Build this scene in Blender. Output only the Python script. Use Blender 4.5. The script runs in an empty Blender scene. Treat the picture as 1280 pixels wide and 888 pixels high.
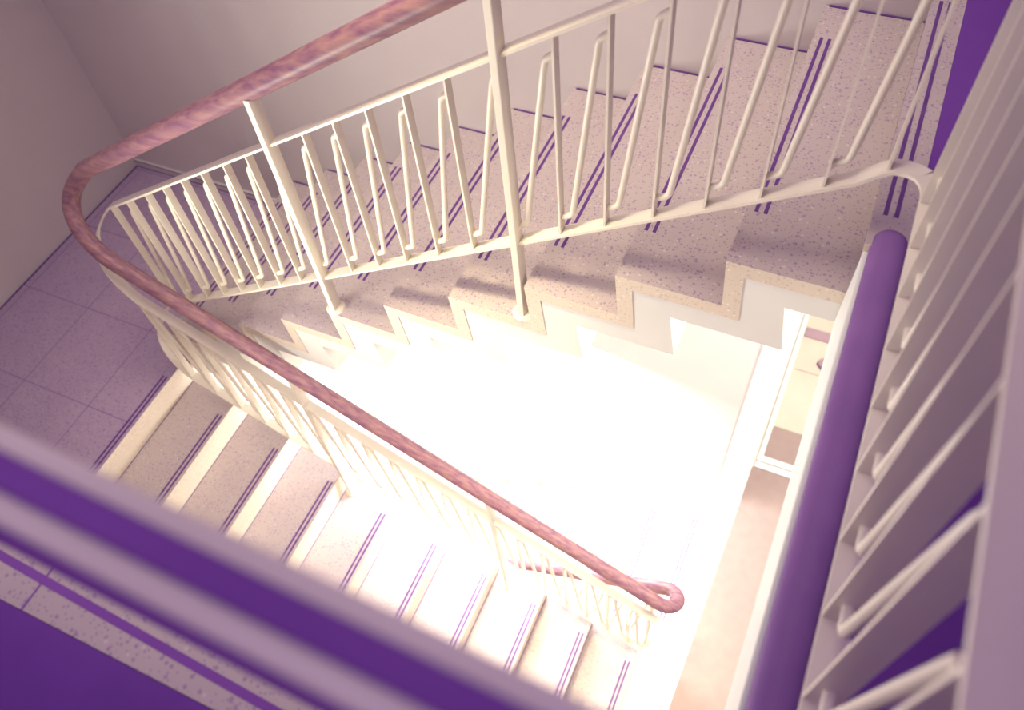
import bpy, bmesh, math
from mathutils import Vector, Matrix

S = bpy.context.scene
COL = S.collection

# ------------------------------------------------------------------ measures (metres)
T = 0.29            # going
H = 0.17672         # rise
PITCH = H / T
W = 1.15            # flight width, back wall at Y = W
OV = 0.0128         # riser slope
ZL = -0.0827        # half landing level
XL = -0.975         # wall behind the half landing
XA = 0.2595         # nosing where the descending flight leaves the half landing
ZT = 11 * H         # upper landing
ZF = ZL - 10 * H    # lower floor
XT = 3.19           # upper landing edge

# ------------------------------------------------------------------ materials
def mat(name, col, rough=0.5, spec=0.3, coat=0.0):
    m = bpy.data.materials.new(name)
    m.use_nodes = True
    b = m.node_tree.nodes['Principled BSDF']
    b.inputs['Base Color'].default_value = (*col, 1)
    b.inputs['Roughness'].default_value = rough
    b.inputs['Specular IOR Level'].default_value = spec
    b.inputs['Coat Weight'].default_value = coat
    b.inputs['Coat Roughness'].default_value = 0.15
    return m

def N(m, typ, **kw):
    n = m.node_tree.nodes.new(typ)
    for k, v in kw.items():
        setattr(n, k, v)
    return n

def noise_tint(m, c1, c2, scale=3.0, lo=0.35, hi=0.65, bump=0.0):
    nt = m.node_tree
    b = nt.nodes['Principled BSDF']
    tc = N(m, 'ShaderNodeTexCoord')
    no = N(m, 'ShaderNodeTexNoise'); no.inputs['Scale'].default_value = scale
    no.inputs['Detail'].default_value = 6
    r = N(m, 'ShaderNodeValToRGB')
    r.color_ramp.elements[0].position = lo; r.color_ramp.elements[0].color = (*c1, 1)
    r.color_ramp.elements[1].position = hi; r.color_ramp.elements[1].color = (*c2, 1)
    nt.links.new(tc.outputs['Object'], no.inputs['Vector'])
    nt.links.new(no.outputs['Fac'], r.inputs['Fac'])
    nt.links.new(r.outputs['Color'], b.inputs['Base Color'])
    if bump:
        bp = N(m, 'ShaderNodeBump'); bp.inputs['Strength'].default_value = bump
        bp.inputs['Distance'].default_value = 0.002
        n2 = N(m, 'ShaderNodeTexNoise'); n2.inputs['Scale'].default_value = 220
        nt.links.new(tc.outputs['Object'], n2.inputs['Vector'])
        nt.links.new(n2.outputs['Fac'], bp.inputs['Height'])
        nt.links.new(bp.outputs['Normal'], b.inputs['Normal'])

def terrazzo(name, base, base2, speck, light, joints=None, rough=0.45):
    m = mat(name, base, rough, 0.35)
    nt = m.node_tree; L = nt.links
    b = nt.nodes['Principled BSDF']
    tc = N(m, 'ShaderNodeTexCoord')
    big = N(m, 'ShaderNodeTexNoise'); big.inputs['Scale'].default_value = 5
    big.inputs['Detail'].default_value = 5
    L.new(tc.outputs['Object'], big.inputs['Vector'])
    mix = N(m, 'ShaderNodeMixRGB'); mix.inputs[1].default_value = (*base, 1); mix.inputs[2].default_value = (*base2, 1)
    L.new(big.outputs['Fac'], mix.inputs[0])
    last = mix.outputs[0]
    for scale, thr, col, prob in ((70, 0.28, speck, 0.45), (130, 0.30, speck, 0.5), (55, 0.22, light, 0.30)):
        v = N(m, 'ShaderNodeTexVoronoi'); v.inputs['Scale'].default_value = scale
        L.new(tc.outputs['Object'], v.inputs['Vector'])
        sep = N(m, 'ShaderNodeSeparateColor')
        L.new(v.outputs['Color'], sep.inputs[0])
        lt = N(m, 'ShaderNodeMath', operation='LESS_THAN'); lt.inputs[1].default_value = thr
        L.new(v.outputs['Distance'], lt.inputs[0])
        pr = N(m, 'ShaderNodeMath', operation='LESS_THAN'); pr.inputs[1].default_value = prob
        L.new(sep.outputs[0], pr.inputs[0])
        an = N(m, 'ShaderNodeMath', operation='MULTIPLY')
        L.new(lt.outputs[0], an.inputs[0]); L.new(pr.outputs[0], an.inputs[1])
        mx = N(m, 'ShaderNodeMixRGB'); mx.inputs[2].default_value = (*col, 1)
        L.new(an.outputs[0], mx.inputs[0]); L.new(last, mx.inputs[1])
        last = mx.outputs[0]
    if joints:
        (x0, dx, y0, dy) = joints
        sx = N(m, 'ShaderNodeSeparateXYZ'); L.new(tc.outputs['Object'], sx.inputs[0])
        outs = []
        for k, (o, d) in enumerate(((x0, dx), (y0, dy))):
            a = N(m, 'ShaderNodeMath', operation='SUBTRACT'); a.inputs[1].default_value = o
            L.new(sx.outputs[k], a.inputs[0])
            q = N(m, 'ShaderNodeMath', operation='PINGPONG'); q.inputs[1].default_value = d / 2
            L.new(a.outputs[0], q.inputs[0])
            lt = N(m, 'ShaderNodeMath', operation='LESS_THAN'); lt.inputs[1].default_value = 0.0025
            L.new(q.outputs[0], lt.inputs[0]); outs.append(lt)
        mxm = N(m, 'ShaderNodeMath', operation='MAXIMUM')
        L.new(outs[0].outputs[0], mxm.inputs[0]); L.new(outs[1].outputs[0], mxm.inputs[1])
        mx = N(m, 'ShaderNodeMixRGB'); mx.inputs[2].default_value = (0.26, 0.15, 0.33, 1)
        L.new(mxm.outputs[0], mx.inputs[0]); L.new(last, mx.inputs[1]); last = mx.outputs[0]
    L.new(last, b.inputs['Base Color'])
    return m

M = {}
M['terrazzo'] = terrazzo('terrazzo_grey', (0.53, 0.45, 0.435), (0.46, 0.38, 0.39), (0.35, 0.25, 0.36), (0.60, 0.52, 0.50))
M['landing'] = terrazzo('terrazzo_landing', (0.46, 0.35, 0.46), (0.38, 0.28, 0.42), (0.28, 0.17, 0.36), (0.50, 0.39, 0.48), joints=(-0.484, 0.44, 0.09, 0.51))
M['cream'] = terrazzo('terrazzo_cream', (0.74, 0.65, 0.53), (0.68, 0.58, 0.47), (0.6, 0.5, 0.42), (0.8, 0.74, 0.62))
M['wall'] = mat('wall_paint', (0.66, 0.58, 0.57), 0.85, 0.15); noise_tint(M['wall'], (0.63, 0.575, 0.57), (0.67, 0.61, 0.60), 1.3, bump=0.25)
M['plaster'] = mat('soffit_paint', (0.76, 0.75, 0.70), 0.8, 0.2); noise_tint(M['plaster'], (0.74, 0.73, 0.68), (0.78, 0.77, 0.72), 2.0)
M['paint'] = mat('cream_enamel', (0.80, 0.74, 0.62), 0.38, 0.4); noise_tint(M['paint'], (0.78, 0.72, 0.60), (0.82, 0.76, 0.64), 6.0)
M['plate'] = M['paint']
M['strip'] = mat('dark_grip', (0.13, 0.04, 0.28), 0.7, 0.2); noise_tint(M['strip'], (0.12, 0.042, 0.21), (0.15, 0.06, 0.25), 20)
M['darkfloor'] = mat('dark_floor_covering', (0.16, 0.05, 0.36), 0.9, 0.0); noise_tint(M['darkfloor'], (0.165, 0.058, 0.31), (0.175, 0.062, 0.33), 8)
M['kerb'] = mat('dark_kerb', (0.40, 0.27, 0.50), 0.55, 0.25); noise_tint(M['kerb'], (0.23, 0.11, 0.33), (0.26, 0.125, 0.36), 9)
M['brown'] = mat('brown_lino', (0.50, 0.36, 0.30), 0.8, 0.15); noise_tint(M['brown'], (0.36, 0.27, 0.245), (0.385, 0.29, 0.26), 14)
M['white'] = mat('white_paint', (0.85, 0.86, 0.83), 0.5, 0.3); noise_tint(M['white'], (0.83, 0.85, 0.82), (0.87, 0.87, 0.84), 4)
M['tile'] = mat('cream_tile', (0.66, 0.60, 0.48), 0.5, 0.3); noise_tint(M['tile'], (0.64, 0.58, 0.46), (0.68, 0.62, 0.50), 5)
M['groove_rail_shade'] = mat('dark_inlay_rail_shade', (0.2, 0.1, 0.34), 0.8, 0.1); noise_tint(M['groove_rail_shade'], (0.22, 0.08, 0.36), (0.24, 0.09, 0.39), 9)  # inlay and joints, also the shade painted on the foreground rail
M['shoe'] = mat('dark_leather', (0.42, 0.28, 0.32), 0.6, 0.2); noise_tint(M['shoe'], (0.40, 0.26, 0.30), (0.44, 0.30, 0.34), 12)

# varnished wood with grain along the run
m = mat('varnished_wood', (0.5, 0.24, 0.2), 0.45, 0.25)
nt = m.node_tree; b = nt.nodes['Principled BSDF']
tc = N(m, 'ShaderNodeTexCoord'); mp = N(m, 'ShaderNodeMapping'); mp.inputs['Scale'].default_value = (1.2, 30, 14)
no = N(m, 'ShaderNodeTexNoise'); no.inputs['Scale'].default_value = 2.5; no.inputs['Detail'].default_value = 8
r = N(m, 'ShaderNodeValToRGB')
r.color_ramp.elements[0].position = 0.35; r.color_ramp.elements[0].color = (0.19, 0.085, 0.15, 1)
r.color_ramp.elements[1].position = 0.7; r.color_ramp.elements[1].color = (0.35, 0.19, 0.185, 1)
nt.links.new(tc.outputs['Object'], mp.inputs[0]); nt.links.new(mp.outputs[0], no.inputs['Vector'])
nt.links.new(no.outputs['Fac'], r.inputs[0]); nt.links.new(r.outputs[0], b.inputs['Base Color'])
M['wood'] = m

# emission for the panel added to light the lowest flight
m = bpy.data.materials.new('glow_panel_mat'); m.use_nodes = True
b = m.node_tree.nodes['Principled BSDF']
b.inputs['Base Color'].default_value = (0.8, 0.85, 0.85, 1)
b.inputs['Emission Color'].default_value = (0.93, 1.0, 0.97, 1)
b.inputs['Emission Strength'].default_value = 22.0
M['glow'] = m

# ------------------------------------------------------------------ object helpers
def obj(name, bm, m, parent=None, smooth=False, bevel=0.0, angle=35):
    me = bpy.data.meshes.new(name)
    bmesh.ops.recalc_face_normals(bm, faces=bm.faces[:])
    bm.to_mesh(me); bm.free()
    o = bpy.data.objects.new(name, me); COL.objects.link(o)
    me.materials.append(M[m] if isinstance(m, str) else m)
    if smooth:
        for p in me.polygons: p.use_smooth = True
        try: me.set_sharp_from_angle(angle=math.radians(angle))
        except Exception: pass
    if bevel:
        bv = o.modifiers.new('bevel', 'BEVEL'); bv.width = bevel; bv.segments = 2
        bv.limit_method = 'ANGLE'; bv.angle_limit = math.radians(40)
    if parent is not None:
        o.parent = parent
        o.matrix_parent_inverse = parent_inv(parent)
    return o

def parent_inv(p):
    if p.type == 'EMPTY':
        return Matrix.Translation(p.location).inverted()
    return Matrix.Identity(4)

def thing(name, label, cat, loc=(0, 0, 0), group=None):
    o = bpy.data.objects.new(name, None); COL.objects.link(o)
    o.empty_display_size = 0.1
    o.location = loc
    o['label'] = label; o['category'] = cat
    if group: o['group'] = group
    return o

def tag(o, label, cat, group=None, kind=None):
    o['label'] = label; o['category'] = cat
    if group: o['group'] = group
    if kind: o['kind'] = kind
    return o

def struct(name, bm, m, label, cat, **kw):
    o = obj(name, bm, m, **kw)
    o['kind'] = 'structure'; o['label'] = label; o['category'] = cat
    return o

def add_box(bm, x0, x1, y0, y1, z0, z1):
    v = [bm.verts.new((x, y, z)) for x in (x0, x1) for y in (y0, y1) for z in (z0, z1)]
    for f in ((0, 1, 3, 2), (4, 6, 7, 5), (0, 4, 5, 1), (2, 3, 7, 6), (0, 2, 6, 4), (1, 5, 7, 3)):
        bm.faces.new([v[i] for i in f])

def box(*a):
    bm = bmesh.new(); add_box(bm, *a); return bm

def add_prism_y(bm, poly, y0, y1):          # polygon in XZ, extruded along Y
    a = [bm.verts.new((x, y0, z)) for x, z in poly]
    c = [bm.verts.new((x, y1, z)) for x, z in poly]
    n = len(poly)
    f1 = bm.faces.new(a); f2 = bm.faces.new(c[::-1])
    for i in range(n):
        bm.faces.new((a[i], c[i], c[(i + 1) % n], a[(i + 1) % n]))
    f1.normal_update(); f2.normal_update()
    bmesh.ops.triangulate(bm, faces=[f1, f2])

def add_prism_z(bm, poly, z0, z1):
    a = [bm.verts.new((x, y, z0)) for x, y in poly]
    c = [bm.verts.new((x, y, z1)) for x, y in poly]
    n = len(poly)
    f1 = bm.faces.new(a); f2 = bm.faces.new(c[::-1])
    for i in range(n):
        bm.faces.new((a[i], c[i], c[(i + 1) % n], a[(i + 1) % n]))
    f1.normal_update(); f2.normal_update()
    bmesh.ops.triangulate(bm, faces=[f1, f2])

def add_sweep(bm, pts, prof, cap=True):
    """sweep a profile (side, up) along pts; side stays horizontal"""
    pts = [Vector(p) for p in pts]
    rings = []
    n = len(pts)
    for i, p in enumerate(pts):
        if i == 0: t = pts[1] - p
        elif i == n - 1: t = p - pts[i - 1]
        else: t = (pts[i + 1] - p).normalized() + (p - pts[i - 1]).normalized()
        t.normalize()
        s = Vector((t.y, -t.x, 0))
        if s.length < 1e-4: s = Vector((0, 1, 0))
        s.normalize()
        u = s.cross(t)
        k = 1.0
        rings.append([bm.verts.new(p + s * a * k + u * c) for a, c in prof])
    m = len(prof)
    for i in range(n - 1):
        for j in range(m):
            bm.faces.new((rings[i][j], rings[i][(j + 1) % m], rings[i + 1][(j + 1) % m], rings[i + 1][j]))
    if cap:
        bm.faces.new(rings[0][::-1]); bm.faces.new(rings[-1])

def rect(w, h): return [(-w / 2, -h / 2), (w / 2, -h / 2), (w / 2, h / 2), (-w / 2, h / 2)]
def circ(r, n=20, ry=None): return [(r * math.cos(2 * math.pi * k / n), (ry or r) * math.sin(2 * math.pi * k / n)) for k in range(n)]

def add_round(bm, pts, r, n=12):            # round rod through free points
    pts = [Vector(p) for p in pts]
    rings = []; ref = None
    for i, p in enumerate(pts):
        if i == 0: t = pts[1] - p
        elif i == len(pts) - 1: t = p - pts[i - 1]
        else: t = (pts[i + 1] - p).normalized() + (p - pts[i - 1]).normalized()
        t.normalize()
        if ref is None:
            ref = Vector((0, 1, 0)) if abs(t.y) < 0.9 else Vector((1, 0, 0))
        a = (ref - t * ref.dot(t)).normalized(); ref = a
        c = t.cross(a)
        rings.append([bm.verts.new(p + (a * math.cos(2 * math.pi * k / n) + c * math.sin(2 * math.pi * k / n)) * r) for k in range(n)])
    for i in range(len(pts) - 1):
        for j in range(n):
            bm.faces.new((rings[i][j], rings[i][(j + 1) % n], rings[i + 1][(j + 1) % n], rings[i + 1][j]))
    bm.faces.new(rings[0][::-1]); bm.faces.new(rings[-1])

def fillet(pts, r, n=5):                    # round the inner corners of a polyline
    pts = [Vector(p) for p in pts]
    out = [pts[0]]
    for i in range(1, len(pts) - 1):
        p = pts[i]
        a = (pts[i - 1] - p); c = (pts[i + 1] - p)
        d = min(r, a.length * 0.49, c.length * 0.49)
        A = p + a.normalized() * d; B = p + c.normalized() * d
        for k in range(n + 1):
            s = k / n
            out.append(A * (1 - s) ** 2 + p * 2 * s * (1 - s) + B * s * s)
    out.append(pts[-1])
    return out

def disc(bm, x, y, z, r, h, n=24):
    a = [bm.verts.new((x + r * math.cos(2 * math.pi * k / n), y + r * math.sin(2 * math.pi * k / n), z)) for k in range(n)]
    c = [bm.verts.new((x + r * 0.85 * math.cos(2 * math.pi * k / n), y + r * 0.85 * math.sin(2 * math.pi * k / n), z + h)) for k in range(n)]
    bm.faces.new(a[::-1]); bm.faces.new(c)
    for k in range(n):
        bm.faces.new((a[k], a[(k + 1) % n], c[(k + 1) % n], c[k]))

# ------------------------------------------------------------------ flights
def strip_pair(step, x1, x2, y0, y1, z):
    for x in (x1, x2):
        s = obj('grip_strip', box(x - 0.0050, x + 0.0050, y0, y1, z - 0.004, z + 0.0012), 'strip', step)
        s['label'] = 'dark anti-slip strip inlaid in the step'

# --- upper flight, rising to the right
up = thing('stair_flight', 'upper flight of grey speckled terrazzo steps with cream zigzag side, rising to the upper landing', 'stairs', (0.29, 0.57, ZL))
for i in range(1, 11):
    zlow = (i - 1) * H if i > 1 else ZL
    poly = [(i * T + OV, zlow), (i * T, i * H), ((i + 1) * T + OV, i * H), ((i + 1) * T + OV, i * H - 0.045),
            (i * T + 0.052, i * H - 0.045), (i * T + OV + 0.052, zlow - 0.045 if i > 1 else zlow), (i * T + OV, zlow - 0.045 if i > 1 else zlow)]
    if i == 1: poly = poly[:-1]
    bm = bmesh.new(); add_prism_y(bm, poly, 0.0, W - 0.002)
    st = obj('step', bm, 'terrazzo', up)
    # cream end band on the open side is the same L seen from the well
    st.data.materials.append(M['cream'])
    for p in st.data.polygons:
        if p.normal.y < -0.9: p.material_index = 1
    strip_pair(st, i * T + 0.026, i * T + 0.050, 0.19, 0.975, i * H)
    bmj = box(i * T + 0.012, (i + 1) * T + OV - 0.001, W - 0.009, W - 0.0025, i * H - 0.002, i * H + 0.0035)
    obj('wall_joint', bmj, 'strip', st)
# last riser up to the landing
zlow = 10 * H
bm = bmesh.new(); add_prism_y(bm, [(11 * T + OV, zlow - 0.045), (11 * T + OV, zlow), (11 * T, ZT), (11 * T + 0.052, ZT), (11 * T + OV + 0.052, zlow - 0.045)], 0.0, W - 0.002)
lr = obj('top_riser', bm, 'terrazzo', up); lr.data.materials.append(M['cream'])
for p in lr.data.polygons:
    if p.normal.y < -0.9: p.material_index = 1
# folded underside slab
bm = bmesh.new()
for i in range(1, 12):
    z0 = (i - 1) * H
    a_ = (i * T + OV + 0.052, z0 - 0.0455); b_ = (i * T + 0.052, i * H - 0.0455)
    c_ = ((i + 1) * T + OV + 0.052, i * H - 0.0455)
    g1 = ((i + 1) * T - 0.095, i * H - 0.297); h1 = ((i + 1) * T - 0.122, (i + 1) * H - 0.297); h0 = (i * T - 0.122, i * H - 0.297)
    if i == 11:
        add_prism_y(bm, [a_, b_, (3.279, b_[1]), (3.279, h0[1]), h0], 0.003, W - 0.003)
    elif i == 1:
        add_prism_y(bm, [(T + 0.065, ZL), b_, c_, h1, g1, (T, g1[1]), (T + 0.0, ZL)], 0.003, W - 0.003)
    else:
        add_prism_y(bm, [a_, b_, c_, h1, g1, h0], 0.003, W - 0.003)
sf = obj('folded_soffit', bm, 'plaster', up)
sf['label'] = 'pale folded underside of the steps'

# --- middle flight, falling to the right from the half landing
mid = thing('stair_flight', 'middle flight of pale terrazzo steps falling from the half landing to the bright floor', 'stairs', (2.87, -0.6, ZF))
YA0, YA1 = -0.02, -1.17
for j in range(1, 10):
    x0 = XA + (j - 1) * T; x1 = XA + j * T
    z = ZL - j * H
    poly = [(x0 - OV, z), (x1, z), (x1 - OV, z - H + (0.0 if j < 9 else 0.0)), (x1 - OV - 0.05, z - H), (x1 - 0.05, z - 0.045), (x0 - OV, z - 0.045)]
    bm = bmesh.new(); add_prism_y(bm, poly, YA1, YA0)
    st = obj('step', bm, 'terrazzo', mid)
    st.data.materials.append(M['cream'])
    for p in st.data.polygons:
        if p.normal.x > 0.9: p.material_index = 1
    strip_pair(st, x1 - 0.022, x1 - 0.044, -1.0, -0.145, z)
    obj('riser_joint', box(x0 - OV, x0 - OV + 0.004, YA1 + 0.002, YA0 - 0.002, z - 0.001, z + 0.0012), 'strip', st)
poly = [(XA - 0.05, ZL - 0.05)]
for j in range(1, 10):
    poly.append((XA + (j - 1) * T - OV - 0.001, ZL - j * H - 0.046)); poly.append((XA + j * T - 0.052, ZL - j * H - 0.046))
poly += [(XA + 9 * T - 0.07, ZF), (XA + 9 * T - 0.32, ZF), (XA - 0.05, ZL - 0.30)]
bm = bmesh.new(); add_prism_y(bm, poly, YA1 + 0.002, YA0 - 0.002)
obj('soffit', bm, 'plaster', mid)

# --- lowest flight, falling to the left under the upper one
low = thing('stair_flight', 'lowest flight, overexposed white steps with faint double lines, falling away under the upper flight', 'stairs', (1.4, 0.6, ZF - 5 * H))
XD = 2.90
for k in range(1, 12):
    x1 = XD - (k - 1) * T; x0 = XD - k * T
    z = ZF - k * H
    poly = [(x1 + OV, z), (x0, z), (x0 + OV, z - H), (x0 + OV + 0.05, z - H), (x0 + 0.05, z - 0.045), (x1 + OV, z - 0.045)]
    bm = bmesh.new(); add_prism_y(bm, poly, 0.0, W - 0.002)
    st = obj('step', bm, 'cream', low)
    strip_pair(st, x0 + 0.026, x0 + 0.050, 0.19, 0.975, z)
    obj('wall_joint', box(x0 + 0.012, x1 + OV - 0.001, W - 0.009, W - 0.0025, z - 0.002, z + 0.0035), 'terrazzo', st)
poly = [(XD - 0.002, ZF - 0.05)]
for k in range(1, 12):
    poly.append((XD - (k - 1) * T + OV + 0.001, ZF - k * H - 0.046)); poly.append((XD - k * T + 0.052, ZF - k * H - 0.046))
poly += [(XD - 11 * T + 0.07, ZF - 12 * H), (XD - 11 * T + 0.3, ZF - 12 * H), (XD + 0.2, ZF - 0.42), (XD + 0.2, ZF - 0.25), (XD + 0.02, ZF - 0.25)]
bm = bmesh.new(); add_prism_y(bm, poly, 0.002, W - 0.003)
obj('soffit', bm, 'plaster', low)

# ------------------------------------------------------------------ half landing
hl = thing('stair_landing', 'purple-grey tiled half landing with thin joints at the left turn', 'landing', (-0.35, 0, ZL - 0.3))
poly = [(XL + 0.001, -1.195), (XA, -1.195), (XA, -0.01), (T + OV, -0.01), (T + OV, W - 0.002), (XL + 0.001, W - 0.002)]
bm = bmesh.new(); add_prism_z(bm, poly, ZL - 0.045, ZL)
sl = obj('slab', bm, 'landing', hl)
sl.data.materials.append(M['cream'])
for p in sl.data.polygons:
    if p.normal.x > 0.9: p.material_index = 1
bm = bmesh.new(); add_prism_y(bm, [(XA - 0.05, ZL - 0.0455), (XA - 0.001, ZL - 0.0455), (XA - OV - 0.0005, ZL - H), (XA - 0.05, ZL - H)], YA1, YA0)
o = obj('landing_riser', bm, 'cream', hl)
bm = bmesh.new(); add_box(bm, XL + 0.002, XA - 0.055, -1.19, W - 0.004, ZL - 0.30, ZL - 0.0455)
obj('underside', bm, 'plaster', hl)
for x in (XA - 0.022, XA - 0.044):
    obj('grip_strip', box(x - 0.0050, x + 0.0050, -1.0, -0.12, ZL - 0.004, ZL + 0.0012), 'strip', sl)
obj('wall_joint', box(XL + 0.002, XL + 0.009, -1.19, W - 0.004, ZL - 0.002, ZL + 0.004), 'strip', hl)

# ------------------------------------------------------------------ upper floor
bm = bmesh.new()
add_prism_z(bm, [(XT + 0.052, 0.0), (3.28, 0.0), (3.28, 1.148), (XT + 0.052, 1.148)], ZT - 0.045, ZT)
ub = thing('landing_edge', 'speckled terrazzo edging of the upper landing with two dark strips, top right', 'landing edge', (3.24, 0.57, ZT - 0.33))
o = obj('slab_edge', bm, 'terrazzo', ub)
for x in (11 * T + 0.026, 11 * T + 0.050):
    obj('grip_strip', box(x - 0.0050, x + 0.0050, 0.10, 0.975, ZT - 0.003, ZT + 0.0012), 'strip', o)

# floor slab of the upper storey (dark covering) with the stairwell opening
bm = bmesh.new()
add_box(bm, 3.2805, 6.5, -4.0, 3.4, ZT - 0.30, ZT - 0.001)
add_box(bm, XL, 3.2804, -4.0, -1.401, ZT - 0.30, ZT - 0.001)
struct('floor', bm, 'darkfloor', 'deep purple floor covering of the upper storey around the stairwell', 'floor')
# fascia towards the well
bm = bmesh.new()
add_box(bm, 3.193, 3.279, -1.293, -0.001, 1.66, ZT - 0.022)
struct('trim_1', bm, 'white', 'bright white fascia of the landing edge beside the dark kerb', 'fascia', bevel=0.004)
bm = bmesh.new()
add_box(bm, XL + 0.002, 3.279, -1.40, -1.294, ZT - 0.30, ZT)
gb = struct('trim_2', bm, 'terrazzo', 'pale stone border strip of the near floor edge at lower left', 'floor border')
bm = bmesh.new(); add_prism_z(bm, [(1.2, -1.343 + 0.0256), (3.0, -1.343 - 0.0464), (3.0, -1.327 - 0.0464), (1.2, -1.327 + 0.0256)], ZT - 0.002, ZT + 0.0015)
gi = obj('inlay_line', bm, 'groove_rail_shade', gb)
for x in (0.16, 1.061, 1.963, 2.865):
    obj('border_joint', box(x - 0.0018, x + 0.0018, -1.40, -1.294, ZT - 0.002, ZT + 0.001), 'groove_rail_shade', gb)

# dark rounded kerb lying on the landing edge (half-round, closed by a rounded end)
bm = bmesh.new()
cx, rr, hh = 3.2415, 0.0395, 0.034
prof = []
K = 14
ends = []
ys = [-1.29, -1.0, -0.7, -0.4, -0.1, 0.02]
rings = []
for y in ys:
    rings.append([bm.verts.new((cx - rr * math.cos(math.pi * k / K), y, ZT - 0.012 + hh * math.sin(math.pi * k / K))) for k in range(K + 1)])
for a in range(1, 7):                       # quarter-sphere end
    ang = math.pi / 2 * a / 6
    s = math.cos(ang)
    rings.append([bm.verts.new((cx - rr * s * math.cos(math.pi * k / K), 0.02 + rr * math.sin(ang), ZT - 0.012 + hh * s * math.sin(math.pi * k / K))) for k in range(K + 1)])
for i in range(len(rings) - 1):
    for k in range(K):
        bm.faces.new((rings[i][k], rings[i + 1][k], rings[i + 1][k + 1], rings[i][k + 1]))
bmesh.ops.remove_doubles(bm, verts=bm.verts[:], dist=1e-5)
tag(obj('edge_kerb', bm, 'kerb', smooth=True, angle=80), 'dark purple rounded kerb with a round end along the landing edge', 'kerb')

# ------------------------------------------------------------------ lower floor
bm = bmesh.new()
poly = [(2.8565, -1.2), (3.118, -1.2), (3.224, 3.3), (2.86, 3.3), (2.86, 1.3), (2.86, W), (2.90, W), (2.90, 0.0), (2.90, -0.01), (2.8565, -0.01)]
poly = [(XA + 9 * T - OV + 0.001, -1.2), (3.118, -1.2), (3.224, 3.3), (2.90, 3.3), (2.90, -0.005), (XA + 9 * T - OV + 0.001, -0.005)]
add_prism_z(bm, poly, ZF - 0.045, ZF)
fl = struct('floor', bm, 'white', 'overexposed white floor strip at the foot of the middle flight', 'floor')
for x in (2.926, 2.950):
    obj('grip_strip', box(x - 0.0050, x + 0.0050, 0.19, 0.975, ZF - 0.003, ZF + 0.0012), 'strip', fl)
bm = bmesh.new()
add_prism_z(bm, [(3.1182, -1.2), (6.5, -1.2), (6.5, 1.46), (3.1958, 1.46), (3.1805, 1.46)], ZF - 0.05, ZF - 0.001)
struct('floor', bm, 'brown', 'brownish lower corridor floor seen beside the white landing edge', 'floor')
bm = bmesh.new()
add_prism_z(bm, [(3.1805, 1.461), (6.5, 1.461), (6.5, 3.3), (3.2245, 3.3)], ZF - 0.05, ZF - 0.001)
struct('floor', bm, 'tile', 'cream floor beyond the white threshold on the lower level', 'floor')
th = thing('threshold', 'white double bar door threshold across the lower corridor floor', 'threshold', (3.6, 1.51, ZF))
obj('threshold_bar', box(3.195, 4.2, 1.458, 1.503, ZF - 0.0005, ZF + 0.012), 'white', th, bevel=0.003)
obj('threshold_bar', box(3.195, 4.2, 1.512, 1.556, ZF - 0.0005, ZF + 0.016), 'white', th, bevel=0.003)
bm = box(3.236, 4.2, 1.5575, 1.822, ZF - 0.0008, ZF + 0.006)
tag(obj('door_mat', bm, 'brown', bevel=0.002), 'brown door mat directly behind the white threshold', 'mat')
bm = box(3.262, 4.0, 2.665, 2.755, ZF - 0.0008, ZF + 0.012)
tag(obj('floor_runner', bm, 'shoe', bevel=0.003), 'narrow dark strip across the far end of the cream lower floor', 'floor strip')
bm = bmesh.new(); add_prism_z(bm, [(3.2, 1.556), (3.232, 1.556), (3.262, 3.25), (3.226, 3.25)], ZF - 0.0008, ZF + 0.02)
struct('trim_3', bm, 'white', 'pale edging strip beside the cream lower floor', 'trim', bevel=0.003)
obj_line = obj('tile_joint', box(3.262, 4.0, 2.35, 2.356, ZF - 0.002, ZF + 0.0005), 'brown'); obj_line['kind'] = 'structure'
obj_line.name = 'trim_4'; obj_line['label'] = 'thin dark joint across the cream lower floor'; obj_line['category'] = 'floor joint'

# dark pointed shoe on the cream floor
shoe = thing('shoe', 'dark pointed shoe on the cream lower floor, seen past the landing edge', 'shoe', (3.52, 2.45, ZF))
bm = bmesh.new()
out = [(3.405, 2.452, .018), (3.412, 2.478, .026), (3.435, 2.496, .034), (3.47, 2.500, .042), (3.52, 2.515, .055), (3.60, 2.52, .07), (3.66, 2.50, .07),
       (3.67, 2.44, .07), (3.64, 2.40, .07), (3.56, 2.392, .06), (3.50, 2.392, .045), (3.45, 2.405, .036), (3.42, 2.43, .026)]
lo = [bm.verts.new((x, y, ZF + 0.012)) for x, y, z in out]
mdl = [bm.verts.new((x, y, ZF + 0.012 + z * 0.6)) for x, y, z in out]
cxs = 3.53; cys = 2.45
tp = [bm.verts.new((cxs + (x - cxs) * 0.72, cys + (y - cys) * 0.6, ZF + 0.012 + z)) for x, y, z in out]
n = len(out)
for A, B in ((lo, mdl), (mdl, tp)):
    for k in range(n): bm.faces.new((A[k], A[(k + 1) % n], B[(k + 1) % n], B[k]))
bm.faces.new(lo[::-1]); bm.faces.new(tp)
obj('upper', bm, 'shoe', shoe, smooth=True, angle=70)
bm = bmesh.new(); add_prism_z(bm, [(cxs + (x - cxs) * 1.03, cys + (y - cys) * 1.05) for x, y, z in out], ZF + 0.0, ZF + 0.0125)
obj('sole', bm, 'strip', shoe)

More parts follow.
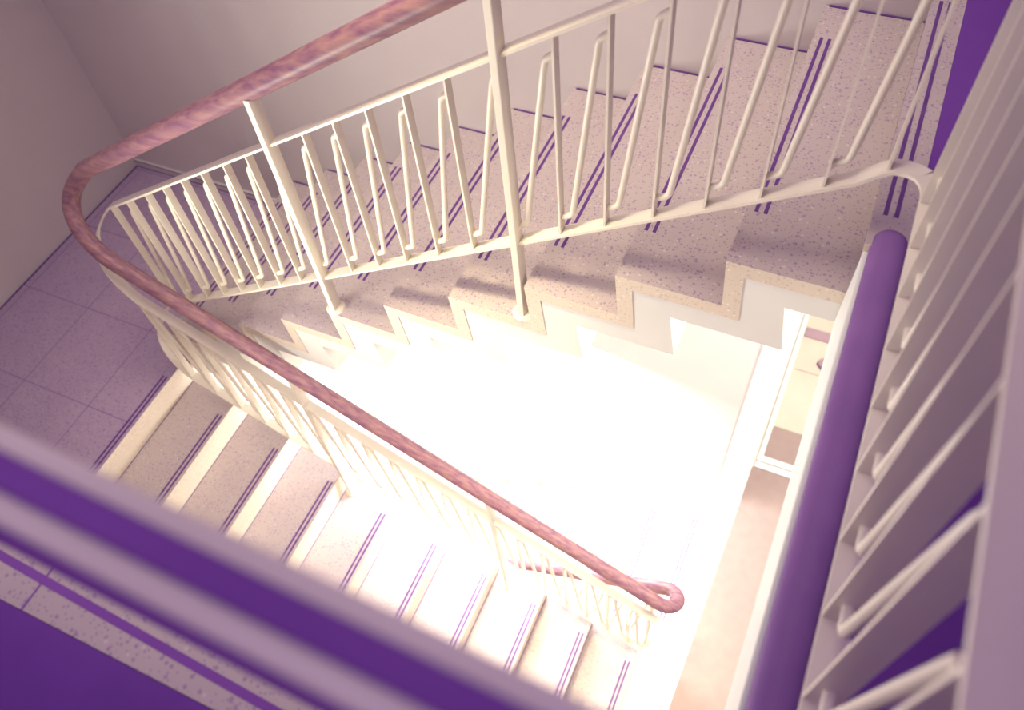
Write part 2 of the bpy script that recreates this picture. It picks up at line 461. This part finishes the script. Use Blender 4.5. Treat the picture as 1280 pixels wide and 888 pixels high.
# ------------------------------------------------------------------ walls
HT = 6.2
bm = bmesh.new()
add_box(bm, XL, 3.00, W, W + 0.2, ZF - 12 * H, ZT - 0.34)
add_box(bm, XL, 6.5, W, W + 0.2, ZT - 0.34, HT)
struct('wall_back', bm, 'wall', 'plain lilac-beige painted wall behind the flights', 'wall')
bm = bmesh.new(); add_box(bm, XL - 0.2, XL, -1.4, W + 0.2, ZF - 0.75, HT)
add_box(bm, XL - 0.2, XL, -1.4, -0.6, ZF - 12 * H, ZF - 0.75); add_box(bm, XL - 0.2, XL, 1.05, W + 0.2, ZF - 12 * H, ZF - 0.75)
struct('wall_left', bm, 'wall', 'plain purple-grey wall at the half landing, left of the turning handrail', 'wall')
bm = bmesh.new(); add_box(bm, XL, 3.0, -1.40, -1.2, ZF - 12 * H, ZT - 0.301)
struct('wall_front', bm, 'wall', 'wall on the outer side of the middle flight, below the near floor edge', 'wall')
bm = bmesh.new(); add_box(bm, XL - 0.2, 6.5, -4.2, -4.0, ZT - 0.3, HT)
struct('wall_near', bm, 'wall', 'wall of the upper storey behind the viewpoint', 'wall')
bm = bmesh.new(); add_box(bm, 6.5, 6.7, -4.2, 3.4, ZF, HT)
struct('wall_right', bm, 'wall', 'far right wall of both storeys', 'wall')
bm = bmesh.new(); add_box(bm, 3.0, 6.5, -1.40, -1.2, ZF, ZT - 0.301)
struct('wall_corridor', bm, 'wall', 'side wall of the lower corridor', 'wall')
bm = bmesh.new(); add_box(bm, 2.9, 6.5, 3.3, 3.5, ZF, ZT - 0.301)
struct('wall_end', bm, 'wall', 'end wall of the lower corridor', 'wall')
bm = bmesh.new(); add_box(bm, 2.85, 2.999, W + 0.2, 3.5, ZF, ZT - 0.301)
struct('wall_side', bm, 'wall', 'side wall beyond the foot of the stairs', 'wall')
bm = bmesh.new(); add_box(bm, XL, 6.5, -1.2, W + 0.2, ZF - 12 * H - 0.2, ZF - 12 * H)
struct('floor', bm, 'cream', 'lowest floor at the foot of the lowest flight', 'floor')
# baseboard on the half landing
bm = bmesh.new(); add_box(bm, XL + 0.002, T + 0.0, W - 0.016, W - 0.0005, ZL + 0.0005, ZL + 0.05)
struct('baseboard_back', bm, 'wall', 'low skirting on the back wall at the half landing', 'baseboard')
o = obj('skirting_line', box(XL + 0.003, T - 0.005, W - 0.0175, W - 0.015, ZL + 0.043, ZL + 0.049), 'strip', bpy.data.objects['baseboard_back'])
obj('skirting_line', box(XL + 0.003, T - 0.005, W - 0.020, W - 0.0165, ZL + 0.0005, ZL + 0.004), 'strip', bpy.data.objects['baseboard_back'])
# added glowing panel low on the left wall, overexposes the lowest flight
wn = obj('glow_panel_1', box(XL - 0.12, XL - 0.10, -0.6, 1.05, ZF - 12 * H, ZF - 0.75), 'glow')
wn['kind'] = 'structure'; wn['label'] = 'added glowing panel that lights the bottom of the stairwell'; wn['category'] = 'light panel'
bm = bmesh.new()
for y in (-0.6, -0.06, 0.48, 1.02): add_box(bm, XL - 0.1, XL - 0.03, y, y + 0.03, ZF - 12 * H, ZF - 0.75)
add_box(bm, XL - 0.1, XL - 0.03, -0.6, 1.05, ZF - 0.79, ZF - 0.75)
f = obj('glow_panel_frame', bm, 'white'); f.parent = wn; f['kind'] = 'structure'

# ------------------------------------------------------------------ railings
BW, BT = 0.045, 0.008      # flat bars
HR = 0.035                 # handrail radius
YB, YA = 0.045, -0.090
XR = 3.2725
CX = 0.43; RC = (YB - YA) / 2; YC = (YB + YA) / 2

def zB(x, h0): return h0 + PITCH * x
def zA(x, h0): return ZL + h0 - PITCH * (x - XA)

def turn(h0b, h0a, cx, half):
    """semicircle between the two flights; half 0 = upper-flight side, 1 = lower side"""
    z0, z1 = zB(cx, h0b), zA(cx, h0a)
    pts = []
    for k in range(0, 13):
        a = math.pi * k / 12
        s = k / 12
        # ease so the slopes meet the straight runs
        z = z0 + (z1 - z0) * s
        pts.append((cx - 0.15 * math.sin(a), YC + RC * math.cos(a), z))
    return pts[:7] if half == 0 else pts[6:]

def upper_path(h0b, h0a, zflat, xend=3.19, cx=CX):
    p = turn(h0b, h0a, cx, 0)[::-1]
    n = 14
    for k in range(1, n + 1):
        x = cx + (3.13 - cx) * k / n
        p.append((x, YB, zB(x, h0b)))
    rC = 0.0825
    z1 = zB(3.13, h0b)
    p.append((3.17, YB, z1 + (zflat - z1) * 0.6))
    for k in range(0, 4):
        a = math.pi / 2 * k / 6
        p.append((3.19 + rC * math.sin(a), YB - rC + rC * math.cos(a), z1 + (zflat - z1) * (0.8 + 0.2 * k / 3)))
    return p

def right_path(zflat, yend=-1.33):
    rC = 0.0825
    p = []
    for k in range(3, 7):
        a = math.pi / 2 * k / 6
        p.append((3.19 + rC * math.sin(a), YB - rC + rC * math.cos(a), zflat))
    for k in range(1, 9):
        p.append((XR, (YB - rC) + (yend - (YB - rC)) * k / 8, zflat))
    return p

H0_BOT, H0_TOP, H0_HAND = 0.173, 0.8113, 1.013
A_BOT, A_TOP, A_HAND = 0.17, 0.80, 1.06
ZBOT, ZTOP, ZHAND = ZT + 0.200, ZT + 0.842, ZT + 1.05

def zig_rod(parent, pb, pt, nb, ntp, off, up0=0.06, dn=0.06):
    """rod leaving the foot of one bar and reaching the head of the next one"""
    a = Vector(pb); c = Vector(nb)
    run = (c - a)
    d = Vector((run.x, run.y, 0)); L = d.length; d.normalize()
    slope = run.z / L
    p0 = a + Vector((0, 0, up0))
    p1 = a + d * off + Vector((0, 0, up0 + slope * off))
    q = Vector(ntp)
    p3 = q - Vector((0, 0, dn))
    p2 = p3 - d * off * 0.75 - Vector((0, 0, slope * off * 0.75))
    bm = bmesh.new()
    add_round(bm, fillet([p0, p1, p2, p3], 0.014), 0.0090)
    return obj('slanted_rod', bm, 'paint', parent, smooth=True, angle=60)

def flat_bar(parent, p, q, along):
    bm = bmesh.new()
    x, y, z0 = p; z1 = q[2]
    if along == 'x': add_box(bm, x - 0.003, x + 0.003, y - 0.0155, y + 0.0155, z0, z1)
    else: add_box(bm, x - 0.0215, x + 0.0215, y - 0.003, y + 0.003, z0, z1)
    return obj('baluster', bm, 'paint', parent)

def post(parent, x, y, zfoot, ztop, zr1, zr2):
    bm = bmesh.new(); add_box(bm, x - 0.011, x + 0.011, y - 0.024, y + 0.024, zfoot, ztop)
    o = obj('post', bm, 'paint', parent, bevel=0.003)
    bm = bmesh.new(); disc(bm, x, y, zfoot, 0.038, 0.008)
    obj('base_flange', bm, 'paint', o, smooth=True, angle=30)
    return o

# --- railing of the upper flight
ru = thing('stair_railing', 'cream metal railing with dark wooden handrail climbing beside the upper flight', 'railing', (1.8, YB, 0.9))
bm = bmesh.new(); add_sweep(bm, upper_path(H0_HAND, A_HAND, ZHAND), circ(HR, 24)); o = obj('handrail', bm, 'wood', ru, smooth=True, angle=60); o['label'] = 'dark varnished wooden handrail'
bm = bmesh.new(); add_sweep(bm, upper_path(H0_TOP, A_TOP, ZTOP), rect(BW, BT)); obj('top_rail', bm, 'plate', ru)
bm = bmesh.new(); add_sweep(bm, upper_path(H0_BOT, A_BOT, ZBOT), rect(BW, BT)); obj('bottom_rail', bm, 'plate', ru)
barsB = [0.446, 0.574, 0.715, 0.842, 0.965, 1.090, 1.218, 1.341, 1.467, 1.615, 1.745, 1.872, 2.005, 2.139, 2.294, 2.434, 2.564, 2.692, 2.818, 2.941, 3.067, 3.180]
posts_b = (1.467, 2.294)
for k, x in enumerate(barsB):
    zb, zt2 = zB(x, H0_BOT), zB(x, H0_TOP)
    if x in posts_b:
        st = int(x / T)
        post(ru, x, YB - 0.012, st * H, zB(x, H0_HAND) - 0.02, zb, zt2)
    else:
        flat_bar(ru, (x, YB, zb), (x, YB, zt2), 'x')
    if k + 1 < len(barsB):
        xn = barsB[k + 1]
        zig_rod(ru, (x, YB, zb), (x, YB, zt2), (xn, YB, zB(xn, H0_BOT)), (xn, YB, zB(xn, H0_TOP)), 0.034)

# --- railing along the upper landing edge (towards the viewer)
rr_ = thing('stair_railing', 'cream metal guard railing along the upper landing edge at the right', 'railing', (XR, -0.65, ZT))
bm = bmesh.new(); add_sweep(bm, right_path(ZHAND), circ(HR, 24)); o = obj('handrail', bm, 'wood', rr_, smooth=True, angle=60)
bm = bmesh.new(); add_sweep(bm, right_path(ZTOP), rect(BW, BT)); obj('top_rail', bm, 'plate', rr_)
bm = bmesh.new(); add_sweep(bm, right_path(ZBOT), rect(BW, BT)); obj('bottom_rail', bm, 'plate', rr_)
barsR = [-0.058, -0.184, -0.310, -0.436, -0.562, -0.688, -0.815, -0.939, -1.060, -1.186, -1.305]
for k, y in enumerate(barsR):
    flat_bar(rr_, (XR, y, ZBOT), (XR, y, ZTOP), 'y')
    if k + 1 < len(barsR):
        yn = barsR[k + 1]
        zig_rod(rr_, (XR, y, ZBOT), (XR, y, ZTOP), (XR, yn, ZBOT), (XR, yn, ZTOP), 0.042, 0.07, 0.075)

# --- railing of the middle flight
XE = 2.93; RE = 0.078
YD = 0.055
rm = thing('stair_railing', 'railing of the middle flight, its handrail turning from dark to orange towards the bottom loop', 'railing', (1.8, YA, -0.9))
def mid_path(h0b, h0a, loop, xe=XE, cx=CX):
    p = turn(h0b, h0a, cx, 1)
    n = 14
    for k in range(1, n + 1):
        x = cx + (xe - cx) * k / n
        p.append((x, YA, zA(x, h0a)))
    if loop:
        z0 = zA(xe, h0a); z1 = ZF + 1.02
        yc = (YA + YD) / 2; rc = (YD - YA) / 2
        for k in range(1, 13):
            a = math.pi * k / 12
            p.append((xe + rc * 1.15 * math.sin(a), yc - rc * math.cos(a), z0 + (z1 - z0) * k / 12))
    return p
bm = bmesh.new(); add_sweep(bm, mid_path(H0_HAND, A_HAND, True), circ(HR, 24)); o = obj('handrail', bm, 'wood', rm, smooth=True, angle=60); o['label'] = 'wooden handrail ending in a tight loop'
bm = bmesh.new(); add_sweep(bm, mid_path(H0_TOP, A_TOP, False, 2.96), rect(BW, BT)); obj('top_rail', bm, 'plate', rm)
bm = bmesh.new(); add_sweep(bm, mid_path(H0_BOT, A_BOT, False, 2.90), rect(BW, BT)); obj('bottom_rail', bm, 'plate', rm)
pA = [0.30, 1.16, 2.07, 2.93]
barsA = []
for a, c in zip(pA[:-1], pA[1:]):
    for k in range(7): barsA.append((a + (c - a) * k / 7, k == 0))
barsA.append((2.90, False))
barsA = [b_ for b_ in barsA if b_[0] > 0.40]
for k, (x, isp) in enumerate(barsA):
    zb, zt2 = zA(x, A_BOT), zA(x, A_TOP)
    if isp:
        j = math.ceil((x - XA) / T)
        post(rm, x, YA, ZL - j * H, zA(x, A_HAND) - 0.02, zb, zt2)
    else:
        flat_bar(rm, (x, YA, zb), (x, YA, zt2), 'x')
    if k > 0:
        xn = barsA[k - 1][0]
        zig_rod(rm, (x, YA, zb), (x, YA, zt2), (xn, YA, zA(xn, A_BOT)), (xn, YA, zA(xn, A_TOP)), 0.034)

# --- railing of the lowest flight
rl = thing('stair_railing', 'railing of the lowest flight, pale and overexposed below the orange handrail loop', 'railing', (1.8, YD, -2.6))
def zD(x, h0): return ZF + h0 - PITCH * (XD - x)
def d_path(h0, x0=2.93, x1=0.0): return [(x0 + (x1 - x0) * k / 10, YD, zD(x0 + (x1 - x0) * k / 10, h0)) for k in range(11)]
bm = bmesh.new(); add_sweep(bm, d_path(1.0), circ(HR, 20)); obj('handrail', bm, 'wood', rl, smooth=True, angle=60)
bm = bmesh.new(); add_sweep(bm, d_path(0.80), rect(BW, BT)); obj('top_rail', bm, 'plate', rl)
bm = bmesh.new(); add_sweep(bm, d_path(0.17, 2.90), rect(BW, BT)); obj('bottom_rail', bm, 'plate', rl)
xs = [2.89 - 0.13 * k for k in range(20)]
for k, x in enumerate(xs):
    if k in (0, 7, 14):
        kk = math.ceil((XD - x) / T) if k else 0
        post(rl, x, YD, ZF - kk * H, zD(x, 0.98), 0, 0)
    else:
        flat_bar(rl, (x, YD, zD(x, 0.17)), (x, YD, zD(x, 0.80)), 'x')
    if k > 0:
        xn = xs[k - 1]
        zig_rod(rl, (x, YD, zD(x, 0.17)), (x, YD, zD(x, 0.80)), (xn, YD, zD(xn, 0.17)), (xn, YD, zD(xn, 0.80)), 0.034)

# --- near guard rail in front of the lens (out of focus)
rf = thing('guard_rail', 'blurred guard rail, its varnish sheen built as pale edges beside a dark middle line, crossing the lower left foreground', 'railing', (1.6, -1.33, ZT))
def add_skew_box(bm, x0, x1, y0, y1, z0, z1, k, xr):
    poly = [(x0, y0 - k * (x0 - xr)), (x1, y0 - k * (x1 - xr)), (x1, y1 - k * (x1 - xr)), (x0, y1 - k * (x0 - xr))]
    add_prism_z(bm, poly, z0, z1)
bm = bmesh.new(); add_skew_box(bm, 1.0, 3.26, -1.381, -1.331, 2.952, 2.966, 0.026, 2.68); obj('top_rail', bm, 'paint', rf, bevel=0.003)  # pale bar stands in for sheen on the handrail's sides
bm = bmesh.new(); add_skew_box(bm, 1.0, 3.26, -1.366, -1.346, 2.9665, 2.974, 0.026, 2.68); o = obj('wood_middle', bm, 'groove_rail_shade', rf, bevel=0.003); o['label'] = 'dark wood middle of the rail between its built-in sheen edges'
bm = bmesh.new(); add_skew_box(bm, 1.0, 3.24, -1.374, -1.359, 2.742, 2.752, 0.02, 2.52); o = obj('middle_rail', bm, 'groove_rail_shade', rf); o['label'] = 'lower rail, its shaded top given as dark colour'  # shade on the lower rail put into its colour
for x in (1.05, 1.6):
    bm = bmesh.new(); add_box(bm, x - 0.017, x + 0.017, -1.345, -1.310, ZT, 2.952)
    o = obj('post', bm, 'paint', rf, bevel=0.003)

# ------------------------------------------------------------------ lights
def area(name, loc, target, size, power, col, sy=None):
    l = bpy.data.lights.new(name, 'AREA'); l.energy = power; l.color = col
    l.shape = 'RECTANGLE'; l.size = size; l.size_y = sy or size
    o = bpy.data.objects.new(name, l); COL.objects.link(o); o.location = loc
    d = Vector(target) - Vector(loc)
    o.rotation_euler = d.to_track_quat('-Z', 'Y').to_euler()
    return o
# unseen area lights added under the upper slab to brighten the lower level
area('corridor_fill', (4.5, -0.2, 1.35), (1.6, -0.5, -1.2), 1.2, 18, (1.0, 0.91, 0.74))
area('corridor_fill', (4.1, 0.2, 0.9), (2.4, 1.15, -0.2), 0.9, 45, (1.0, 0.96, 0.85))
area('corridor_fill', (4.2, 2.4, 1.3), (3.0, 1.9, -1.2), 1.0, 85, (1.0, 0.97, 0.88))
area('low_stair_fill', (1.75, 0.95, -0.45), (1.4, 0.3, -3.0), 0.9, 170, (1.0, 0.98, 0.92))  # added light that overexposes the lowest flight
area('hidden_well_fill', (1.2, -1.13, 1.15), (2.7, 0.0, 1.9), 0.9, 48, (1.0, 0.97, 0.82), 0.3)  # added light, hidden below the near floor edge, brightens railing edges
# unseen warm spot added overhead to brighten the upper flight and wall
l = bpy.data.lights.new('overhead_fill', 'SPOT'); l.energy = 850; l.color = (1.0, 0.90, 0.66)
l.spot_size = math.radians(62); l.spot_blend = 1.0; l.shadow_soft_size = 1.0
o = bpy.data.objects.new('overhead_fill', l); COL.objects.link(o); o.location = (1.9, -0.2, 5.6)
o.rotation_euler = (Vector((1.75, 0.55, 1.0)) - Vector(o.location)).to_track_quat('-Z', 'Y').to_euler()

l = bpy.data.lights.new('handrail_fill', 'SPOT'); l.energy = 1700; l.color = (1.0, 0.88, 0.50)  # unseen spot added to brighten the lower handrail
l.spot_size = math.radians(18); l.spot_blend = 1.0; l.shadow_soft_size = 0.3
o = bpy.data.objects.new('handrail_fill', l); COL.objects.link(o); o.location = (1.9, -0.72, 5.6)
o.rotation_euler = (Vector((2.38, -0.22, -0.8)) - Vector(o.location)).to_track_quat('-Z', 'Y').to_euler()

w = bpy.data.worlds.new('World'); S.world = w; w.use_nodes = True
bg = w.node_tree.nodes['Background']
bg.inputs[0].default_value = (0.52, 0.35, 0.70, 1); bg.inputs[1].default_value = 1.0

# ------------------------------------------------------------------ camera
cd = bpy.data.cameras.new('Camera'); cam = bpy.data.objects.new('Camera', cd); COL.objects.link(cam)
R = ((0.9113781572574384, 0.40466926770859984, -0.07505090436644368),
     (0.2956106629839954, -0.7705010452225838, -0.5647499227455183),
     (-0.28636373793516195, 0.49251489630577827, -0.8218423732764758))
rot = Matrix(((R[0][0], -R[1][0], -R[2][0]), (R[0][1], -R[1][1], -R[2][1]), (R[0][2], -R[1][2], -R[2][2])))
cam.matrix_world = Matrix.Translation((3.07175636, -1.41904537, 3.37454127)) @ rot.to_4x4()
cd.sensor_fit = 'HORIZONTAL'; cd.sensor_width = 36.0; cd.lens = 1029.157 / 1280 * 36
cd.clip_start = 0.02
cd.dof.use_dof = True; cd.dof.focus_distance = 2.5; cd.dof.aperture_fstop = 2.4
S.camera = cam

S.view_settings.view_transform = 'Standard'
S.view_settings.look = 'None'
S.view_settings.exposure = 0.0
S.view_settings.gamma = 1.0
try: S.view_settings.use_curve_mapping = False
except Exception: pass
